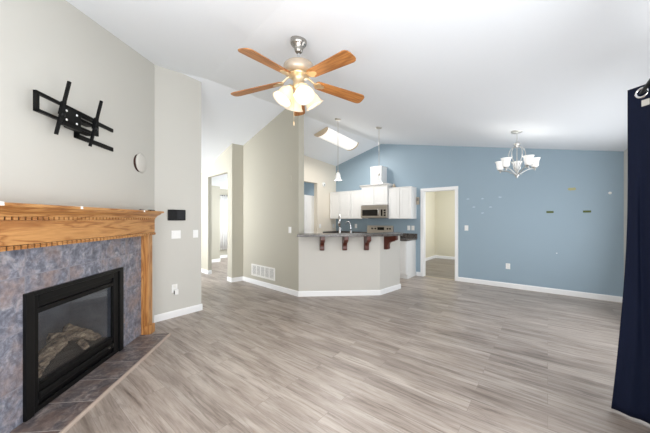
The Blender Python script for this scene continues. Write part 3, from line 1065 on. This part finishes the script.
MB().tube([(-hw + 0.215, 0.395, 0.05), (-hw + 0.215, 0.43, 0.06), (-hw + 0.215, 0.43, 0.21), (-hw + 0.215, 0.395, 0.22)], 0.010, 10).build('handle', M['chrome'], mw)
vm = MB()
vm.box(-hw, hw, 0.371, 0.392, 0.262, 0.320, 0.003)
vm.build('vent_grille', M['steel'], mw)
MB().box(-hw + 0.02, hw - 0.02, 0.03, 0.36, -0.004, 0.0).build('underside', M['dark_glass'], mw)

rg = thing('range', 'stainless range below the microwave with black control knobs', 'range', (XB, 3.45, 0), RB)
MB().box(-0.375, 0.375, 0.03, 0.63, 0.09, 0.905, 0.006).build('body', M['steel'], rg)
MB().box(-0.37, 0.37, 0.06, 0.58, 0.0, 0.09).build('toe_base', M['black_metal'], rg)
od = MB().box(-0.37, 0.37, 0.632, 0.665, 0.25, 0.80, 0.006).build('oven_door', M['steel'], rg)
MB().box(-0.25, 0.25, 0.6655, 0.668, 0.38, 0.66, 0.002).build('oven_window', M['dark_glass'], od)
MB().tube([(-0.32, 0.665, 0.75), (-0.32, 0.71, 0.755), (0.32, 0.71, 0.755), (0.32, 0.665, 0.75)], 0.012, 10).build('handle', M['chrome'], od)
MB().box(-0.37, 0.37, 0.632, 0.655, 0.10, 0.235, 0.005).build('drawer', M['steel'], rg)
MB().box(-0.375, 0.375, 0.08, 0.64, 0.906, 0.918, 0.004).build('cooktop', M['dark_glass'], rg)
MB().prism([(0.012, 0.906), (0.095, 0.906), (0.06, 1.205), (0.012, 1.205)], -0.375, 0.375, 'x', bev=0.006).build('backguard', M['steel'], rg)
bkt = R(-83.3)
for xk in (-0.30, -0.23, 0.12, 0.22):
    MB().lathe([(0, 0.026), (0.018, 0.024), (0.022, 0)], 16, Matrix.Translation((xk, 0.071, 1.125)) @ Matrix.Rotation(R(-83), 4, 'X')).build('knob', M['black_plastic'], rg)
MB().box(-0.13, 0.06, 0.066, 0.080, 1.09, 1.165, 0.003).build('display', M['black_plastic'], rg)
for xk, yk, rk in ((-0.19, 0.22, .085), (0.19, 0.22, .075), (-0.19, 0.48, .075), (0.19, 0.48, .095)):
    MB().lathe([(rk * .75, 0.9182), (rk, 0.9182), (rk, 0.9192), (rk * .75, 0.9192)], 28, Matrix.Translation((xk, yk, 0))).build('burner', M['vent_dark'], rg)


def base_cab(label, y0, y1, nd, drawers=True):
    t = thing('base_cabinet', label, 'cabinet', (XB, (y0 + y1) / 2, 0), RB)
    hw = (y1 - y0) / 2 - 0.002
    MB().box(-hw, hw, 0.001, 0.58, 0.10, 0.878, 0.002).build('body', W, t)
    MB().box(-hw, hw, 0.001, 0.515, 0.0, 0.10).build('toe_kick', W, t)
    dw = 2 * hw / nd
    for i in range(nd):
        a, b = -hw + i * dw + 0.008, -hw + (i + 1) * dw - 0.008
        door_mb(a, b, 0.12, 0.69, 0.581).build('door', W, t)
        m = MB().box(a, b, 0.581, 0.600, 0.705, 0.865, 0.003)
        m.box(a + 0.03, b - 0.03, 0.598, 0.604, 0.735, 0.835, 0.003)
        m.build('drawer', W, t)
    return t


base_cab('white base cabinet at the doorway end of the kitchen run', 2.50, 3.070, 1)
base_cab('white base cabinet in the kitchen corner left of the range', 3.832, 4.93, 2)


def kitchen_top(label, y0, y1, side=False):
    t = thing('kitchen_countertop', label, 'countertop', (XB, (y0 + y1) / 2, 0.879), RB)
    hw = (y1 - y0) / 2
    MB().box(-hw, hw, 0.001, 0.635, 0, 0.040, 0.004).build('slab', M['granite'], t)
    MB().box(-hw, hw, 0.001, 0.022, 0.040, 0.145, 0.003).build('backsplash', M['granite'], t)
    if side:
        MB().box(hw - 0.021, hw - 0.001, 0.022, 0.63, 0.040, 0.145, 0.003).build('side_splash', M['granite'], t)


kitchen_top('dark speckled countertop with backsplash right of the range', 2.465, 3.070)
kitchen_top('dark speckled countertop in the kitchen corner left of the range', 3.832, 4.934, True)

# sink run behind the bar wall
q0, q1 = 0.14, 0.74
pen = thing('sink_cabinet', 'white sink cabinet hidden behind the bar half wall', 'cabinet', (B1.x, B1.y, 0))
pl_ = [B1 + n1 * q0 + d1 * 0.15, B2 + n1 * q0 - d1 * 0.02, B2 + n1 * (q1 - .03) - d1 * 0.02, B1 + n1 * (q1 - .03) + d1 * 0.15]
MB().prism([tuple(p - B1) for p in pl_], 0.0, 0.88, 'z').build('body', W, pen)
pt = thing('sink_countertop', 'dark speckled lower countertop behind the bar holding the faucet', 'countertop', (B1.x, B1.y, 0.881))
pl_ = [B1 + n1 * q0 + d1 * 0.14, B2 + n1 * q0 - d1 * 0.01, B2 + n1 * q1 - d1 * 0.01, B1 + n1 * q1 + d1 * 0.14]
MB().prism([tuple(p - B1) for p in pl_], 0.0, 0.04, 'z', bev=0.004).build('slab', M['granite'], pt)

fa = thing('kitchen_faucet', 'tall chrome pull-down faucet rising behind the bar top', 'faucet', (4.46, 3.23, 0.922), AB1)
MB().lathe([(0, 0), (0.032, 0), (0.032, 0.012), (0.024, 0.02), (0.022, 0.27), (0.016, 0.29), (0, 0.29)], 18).build('body', M['chrome'], fa)
MB().tube([(0, 0, 0.28), (0, 0, 0.44)] + arc((0, 0, 0.44), (0, 0.0, 0.545), (0, -0.07, 0.535), 8)[1:] + arc((0, -0.07, 0.535), (0, -0.15, 0.53), (0, -0.15, 0.42), 8)[1:], 0.014, 12).build('spout', M['chrome'], fa)
MB().lathe([(0, 0), (0.020, 0), (0.022, 0.08), (0.015, 0.11), (0, 0.11)], 14, Matrix.Translation((0, -0.15, 0.31))).build('spray_head', M['chrome'], fa)
MB().tube([(0.02, 0, 0.12), (0.05, 0.0, 0.13), (0.055, -0.08, 0.16)], 0.007, 8).build('lever', M['chrome'], fa)
f3 = thing('water_tap', 'slim curved chrome tap right of the tall faucet', 'tap', (4.57, 3.04, 0.922), AB1)
MB().lathe([(0, 0), (0.026, 0), (0.026, 0.015), (0.021, 0.03), (0.021, 0.22), (0.01, 0.235), (0, 0.235)], 16).build('body', M['chrome'], f3)
MB().tube(arc((0, 0, 0.23), (0.0, 0, 0.38), (0.035, -0.02, 0.405), 8) + arc((0.035, -0.02, 0.405), (0.08, -0.05, 0.42), (0.10, -0.06, 0.35), 6)[1:], 0.007, 10).build('spout', M['chrome'], f3)

# pantry door seen through the tall opening
pd = thing('pantry_door', 'white door leaf standing open inside the tall kitchen opening', 'door', (5.44, 5.12, 0.008), R(8))
dm = MB()
dm.box(0, 0.62, 0, 0.035, 0, 2.03, 0.002)
for z0, z1 in ((0.2, 0.9), (1.05, 1.85)):
    for x0, x1 in ((0.1, 0.28), (0.34, 0.52)):
        dm.box(x0, x1, -0.006, 0.002, z0, z1, 0.003)
dm.build('leaf', M['white_trim'], pd)
MB().lathe([(0, 0.06), (0.02, 0.055), (0.026, 0.04), (0.012, 0.02), (0.025, 0.0)], 16, Matrix.Translation((0.06, 0, 0.95)) @ Matrix.Rotation(R(90), 4, 'X')).build('knob', M['nickel'], pd)
struct(MB().box(3.95, 6.62, 5.05, 5.52, 2.62, 2.70).build('ceiling_pantry', M['ceiling']))

# ------------------------------------------------------------------ ceiling fan
FX, FY = 1.839, 1.805
fz = ceil_z(FX, FY)
fan = thing('ceiling_fan', 'five-blade oak ceiling fan with four lit glass shades', 'ceiling fan', (FX, FY, fz))
MB().lathe([(0, 0.014), (0.075, 0.014), (0.076, -0.035), (0.066, -0.05), (0.045, -0.066), (0.040, -0.09), (0.034, -0.112), (0.020, -0.125), (0, -0.125)], 28).build('canopy', M['fan_canopy'], fan)
MB().lathe([(0.012, -0.09), (0.012, -0.235)], 14).build('downrod', M['chrome'], fan)
MB().lathe([(0, -0.228), (0.110, -0.229), (0.130, -0.234), (0.140, -0.246), (0.142, -0.29), (0.136, -0.308), (0.118, -0.318), (0, -0.32)], 36).build('motor_housing', M['fan_metal'], fan)
MB().lathe([(0, -0.319), (0.095, -0.319), (0.098, -0.332), (0.086, -0.345), (0.055, -0.355), (0.05, -0.40), (0.058, -0.42), (0.058, -0.45), (0.03, -0.47), (0, -0.473)], 30).build('switch_housing', M['fan_brass'], fan)
BZ = -0.366
for k_ in range(5):
    a = R(-28 + 72 * k_)
    bm_ = MB()
    L0, L1, w0, w1 = 0.185, 0.69, 0.052, 0.070
    pts = [(L0, -w0)]
    pts += [(L1 - 0.045, -w1)] + [(L1 - 0.045 + 0.045 * math.sin(R(q)), -w1 + 0.045 * (1 - math.cos(R(q)))) for q in (30, 60, 90)]
    pts += [(L1 - 0.045 + 0.045 * math.sin(R(q)), w1 - 0.045 * (1 - math.cos(R(q)))) for q in (90, 60, 30)] + [(L1 - 0.045, w1)]
    pts += [(L0, w0), (L0 - 0.02, w0 - 0.02), (L0 - 0.02, -w0 + 0.02)]
    bm_.prism(pts, -0.004, 0.004, 'z', bev=0.0015)
    bl = bm_.build('blade', M['blade_oak'], fan, (0, 0, BZ))
    bl.rotation_euler = (R(-12), R(6.5), a)
    bl.rotation_mode = 'XYZ'
    ir = MB()
    ir.tube(bez([(0.075, 0, 0.04), (0.12, 0, 0.045), (0.13, 0, 0.006), (0.17, 0, 0.008)]), 0.009, 8)
    ir.prism([(0.15, -0.012), (0.20, -0.032), (0.245, -0.022), (0.262, 0), (0.245, 0.022), (0.20, 0.032), (0.15, 0.012)], -0.0095, -0.0045, 'z', bev=0.001)
    for yy in (-1, 1):
        ir.tube(bez([(0.155, 0, -0.006), (0.165, yy * 0.035, -0.006), (0.19, yy * 0.045, -0.006), (0.21, yy * 0.026, -0.006)], 8), 0.005, 6)
    ir.build('blade_iron', M['fan_brass'], bl)
VA = math.atan2(FY, FX)
for k_ in range(4):
    a = VA + R(18) + k_ * PI / 2
    tilt = R(33)
    Mx = Matrix.Rotation(a, 4, 'Z') @ Matrix.Translation((0.068, 0, -0.440)) @ Matrix.Rotation(-tilt, 4, 'Y')
    lm = MB().lathe([(0.012, 0.0), (0.024, -0.004), (0.028, -0.03), (0.026, -0.036), (0.0, -0.036)], 18, Mx)
    arm_ = lm.build('lamp_holder', M['fan_brass'], fan)
    g = MB()
    g.lathe([(0.030, -0.028), (0.040, -0.04), (0.058, -0.07), (0.068, -0.105), (0.072, -0.13), (0.082, -0.158), (0.096, -0.174), (0.093, -0.174), (0.078, -0.155), (0.068, -0.13), (0.064, -0.105), (0.054, -0.07), (0.036, -0.042)], 28, Mx)
    g.build('lamp_shade', M['fan_shade'], fan)
    bp_ = Matrix.Translation((FX, FY, fz)) @ Mx @ Vector((0, 0, -0.10))
    bulb('fan_bulb', bp_, 4.0, (1, 0.82, 0.58), 0.022)
chn = MB()
p0 = Vector((-0.045 * math.cos(VA - PI / 2), -0.045 * math.sin(VA - PI / 2), -0.43))
chn.tube([p0, p0 + Vector((0, 0, -0.33))], 0.0022, 6)
chn.lathe([(0, 0.0), (0.004, 0.004), (0.008, 0.02), (0.006, 0.04), (0, 0.045)], 10, Matrix.Translation(p0 + Vector((0, 0, -0.372))))
chn.build('pull_chain', M['fan_brass'], fan)

# ------------------------------------------------------------------ chandelier
CX_, CY_ = 5.287, 0.377
cz = ceil_z(CX_, CY_)
cd = thing('chandelier', 'silver five-arm chandelier with white glass shades by the blue wall', 'chandelier', (CX_, CY_, cz))
MB().lathe([(0, 0.012), (0.078, 0.012), (0.080, -0.010), (0.060, -0.026), (0.014, -0.034), (0, -0.034)], 28).build('canopy', M['silver_paint'], cd)
MB().lathe([(0.006, -0.03), (0.006, -0.70)], 10).build('stem', M['silver_paint'], cd)
MB().lathe([(0, -0.165), (0.012, -0.17), (0.04, -0.185), (0.048, -0.20), (0.035, -0.215), (0.02, -0.235), (0.03, -0.25), (0, -0.255)], 20).build('hub', M['silver_paint'], cd)
MB().lathe([(0, -0.655), (0.02, -0.66), (0.036, -0.68), (0.034, -0.70), (0.014, -0.715), (0.018, -0.726), (0, -0.74)], 18).build('finial', M['silver_paint'], cd)
VC = math.atan2(CY_, CX_)
for k_ in range(5):
    a = VC + k_ * R(72)
    RM = Matrix.Rotation(a, 4, 'Z')
    m = MB()
    m.tube(bez([(0.02, 0, -0.235), (0.13, 0, -0.25), (0.135, 0, -0.40), (0.085, 0, -0.46)], 12) + bez([(0.085, 0, -0.46), (0.05, 0, -0.52), (0.02, 0, -0.60), (0.012, 0, -0.67)], 10)[1:], 0.006, 8)
    m.tube(bez([(0.02, 0, -0.675), (0.09, 0, -0.66), (0.13, 0, -0.575), (0.238, 0, -0.602)], 12), 0.008, 8)
    m.tube([(0.238, 0, -0.625), (0.238, 0, -0.585)], 0.012, 8)
    m.lathe([(0, -0.592), (0.03, -0.59), (0.042, -0.578), (0.034, -0.575), (0, -0.575)], 16, Matrix.Translation((0.238, 0, 0)))
    bmesh.ops.transform(m.bm, matrix=RM, verts=m.bm.verts)
    m.build('arm', M['silver_paint'], cd)
    g = MB()
    g.lathe([(0.0, -0.574), (0.040, -0.572), (0.050, -0.555), (0.054, -0.50), (0.060, -0.465), (0.076, -0.44), (0.073, -0.438), (0.056, -0.465), (0.050, -0.50), (0.045, -0.555), (0.0, -0.565)], 24, RM @ Matrix.Translation((0.238, 0, 0)))
    g.build('lamp_shade', M['lamp_shade_cool'], cd)
    bulb('chandelier_bulb', Matrix.Translation((CX_, CY_, cz)) @ RM @ Vector((0.238, 0, -0.425)), 0.55, (1, 0.95, 0.88), 0.03)


# ------------------------------------------------------------------ kitchen pendants and ceiling light
def pendant(label, x, y, zb):
    z = ceil_z(x, y)
    t = thing('pendant_light', label, 'pendant lamp', (x, y, z), 0, 'pendant lights over the bar')
    MB().lathe([(0, 0.012), (0.062, 0.012), (0.062, -0.012), (0.045, -0.024), (0, -0.026)], 24).build('canopy', M['nickel'], t)
    h = zb - z
    MB().lathe([(0.005, -0.02), (0.005, h + 0.19)], 10).build('rod', M['nickel'], t)
    MB().lathe([(0, h + 0.20), (0.016, h + 0.195), (0.022, h + 0.165), (0.022, h + 0.13), (0, h + 0.13)], 16).build('socket', M['nickel'], t)
    MB().lathe([(0.022, h + 0.15), (0.036, h + 0.135), (0.046, h + 0.10), (0.052, h + 0.06), (0.066, h + 0.02), (0.082, h), (0.079, h), (0.062, h + 0.022), (0.048, h + 0.06), (0.042, h + 0.10), (0.03, h + 0.13)], 28).build('lamp_shade', M['lamp_shade_cool'], t)
    bulb('pendant_bulb', (x, y, zb + 0.005), 1.5, (1, 0.95, 0.86), 0.03)


pendant('white glass pendant left, hanging clear of the cabinets', 4.304, 3.161, 2.13)
pendant('white glass pendant right, hanging in front of the white box', 4.961, 2.626, 2.095)

FC = Vector((5.335, 3.93, z_hall(5.335, 3.93)))
ex = Vector((1, 0, -0.0555)).normalized()
ey = Vector((0, 1, -0.275)).normalized()
ez = ex.cross(ey).normalized()
ey = ez.cross(ex)
rotm = Matrix((ex, ey, ez)).transposed()
fx_ = thing('ceiling_light', 'long curved fluorescent light with tan end caps on kitchen ceiling', 'ceiling light', FC, 0, None, rotm.to_euler())
hl = 0.625


def bow(w, d, n=14, flat=True):
    return [(w * math.cos(PI * i / n), -d * math.sin(PI * i / n) - 0.006) for i in range(n + 1)]


MB().box(-hl, hl, -0.19, 0.19, -0.012, -0.0005).build('base', M['white_trim'], fx_)
MB().prism(bow(0.185, 0.095), -hl + 0.022, hl - 0.022, 'x').build('diffuser', M['lamp_glow'], fx_)
for s_ in (-1, 1):
    MB().prism(bow(0.197, 0.105), s_ * hl - 0.022, s_ * hl + 0.022, 'x', bev=0.003).build('end_cap', M['tan_metal'], fx_)
dn_ = -ez
area('kitchen_tube', FC + dn_ * 0.125, dn_, 1.15, 0.30, 34, (1, 0.97, 0.93))

# ------------------------------------------------------------------ curtain and rod
ctl = [(2.845, -.355), (2.822, -.43), (2.80, -.50), (2.775, -.565), (2.73, -.605), (2.66, -.615), (2.58, -.59), (2.50, -.54), (2.42, -.50), (2.34, -.475), (2.27, -.485), (2.20, -.53), (2.12, -.58), (2.03, -.59), (1.95, -.54), (1.87, -.48), (1.80, -.47)]


def crv(t):
    i = min(int(t), len(ctl) - 2)
    f = t - i
    P = [Vector(ctl[max(0, min(len(ctl) - 1, i + q))]) for q in (-1, 0, 1, 2)]
    return 0.5 * ((2 * P[1]) + (P[2] - P[0]) * f + (2 * P[0] - 5 * P[1] + 4 * P[2] - P[3]) * f * f + (3 * P[1] - P[0] - 3 * P[2] + P[3]) * f ** 3)


ZT, RY = 2.285, -0.495
def curt_pt(t, z):
    p = crv(t)
    k = 0.41 + 0.59 * (1 - z / ZT) ** 3.0
    wob = 0.006 * math.sin(3.1 * z + 1.7 * t) * (1 - z / ZT)
    fold = (0.010 * math.sin(3.6 * t + 0.5) + 0.004 * math.sin(16 * z + 2 * t) * max(0.0, 1 - abs(z - 0.55) / 0.6)) * min(1.0, t * 0.8) * min(1.0, max(0.0, ZT - z - 0.2) * 1.5)
    return Vector((p.x + wob + fold, RY + (p.y - RY) * k + wob, z))


NT_, NZ = 96, 40
cm = MB()
grid = [[None] * (NZ + 1) for _ in range(NT_ + 1)]
for i in range(NT_ + 1):
    for j in range(NZ + 1):
        grid[i][j] = cm.bm.verts.new(curt_pt(i / NT_ * (len(ctl) - 1.001), 0.012 + (ZT - 0.012) * j / NZ))
for i in range(NT_):
    for j in range(NZ):
        f = cm.bm.faces.new([grid[i][j], grid[i + 1][j], grid[i + 1][j + 1], grid[i][j + 1]])
        f.smooth = True
cur = thing('curtain', 'dark navy grommet curtain hanging at the right frame edge', 'curtain', (2.5, RY, 0))
for v in cm.bm.verts:
    v.co -= Vector((2.5, RY, 0))
co = cm.build('panel', M['navy'], cur)
md = co.modifiers.new('thickness', 'SOLIDIFY')
md.thickness = 0.004
md.offset = 0
gz = 2.235
for t in (2.0, 7.9, 11.3):
    p = curt_pt(t, gz)
    q = curt_pt(t + 0.05, gz) - curt_pt(t - 0.05, gz)
    an = math.atan2(q.y, q.x)
    gm = MB()
    ring = [(0.030 + 0.009 * math.cos(u), 0.009 * math.sin(u)) for u in [2 * PI * i / 10 for i in range(11)]]
    gm.lathe(ring, 28, Matrix.Translation(p - Vector((2.5, RY, 0))) @ Matrix.Rotation(an, 4, 'Z') @ Matrix.Rotation(R(90), 4, 'X'))
    gm.build('grommet', M['chrome'], cur)
tg = MB()
pa, pb = curt_pt(2.0, 2.17), curt_pt(2.75, 2.17)
dv = (pb - pa).normalized()
nv = Vector((-abs(dv.y), -abs(dv.x) * 0 + dv.x, 0))
nrm = Vector((dv.y, -dv.x, 0))
if nrm.x > 0:
    nrm = -nrm
for v_ in (pa, pb):
    v_ += nrm * 0.006
tg.prism([(0, 0), (0.042, 0), (0.042, 0.042), (0, 0.042)], 0, 0.002, 'y', mat=Matrix.Translation(pa - Vector((2.5, RY, 0.03))) @ Matrix.Rotation(math.atan2(dv.y, dv.x), 4, 'Z'))
tg.build('care_tag', M['cover_white'], cur)

rod = thing('curtain_rod', 'black curtain rod running over the navy curtain', 'curtain rod', (1.1, RY, gz))
MB().tube([(-1.6, 0, 0), (1.745, 0, 0)], 0.0115, 14).build('pole', M['black_satin'], rod)
MB().tube([(1.74, 0, 0), (1.765, 0, 0)], 0.016, 14).build('end_cap', M['black_satin'], rod)
for xb in (-1.4, 0.3):
    bb = MB()
    bb.box(xb - 0.012, xb + 0.012, -0.204, 0.0, -0.022, -0.012, 0.002)
    bb.box(xb - 0.015, xb + 0.015, -0.2045, -0.198, -0.05, 0.03, 0.002)
    bb.build('bracket', M['black_satin'], rod)

# white curtains and rod in the front room
wc = thing('white_curtain', 'white curtain at the window seen through the hall opening', 'curtain', (5.35, 8.87, 0))
cm = MB()
cols = 60
for i in range(cols + 1):
    x = -0.42 + 0.9 * i / cols
    y = 0.03 * math.sin(i * 1.05)
    a = cm.bm.verts.new((x, y, 0.30))
    b_ = cm.bm.verts.new((x, y * 0.8, 2.22))
    if i:
        f = cm.bm.faces.new([pa_, a, b_, pb_])
        f.smooth = True
    pa_, pb_ = a, b_
o = cm.build('panel', M['curtain_sheer'], wc)
md = o.modifiers.new('thickness', 'SOLIDIFY')
md.thickness = 0.003
rd = thing('white_curtain_rod', 'dark curtain rod with ball end in the far front room', 'curtain rod', (5.35, 8.87, 2.20))
MB().tube([(-0.47, 0, 0), (0.9, 0, 0)], 0.012, 10).build('pole', M['black_satin'], rd)
MB().lathe([(0, -0.035), (0.025, -0.025), (0.035, 0), (0.025, 0.025), (0, 0.035)], 14, Matrix.Translation((-0.49, 0, 0)) @ Matrix.Rotation(R(90), 4, 'Y')).build('finial', M['black_satin'], rd)
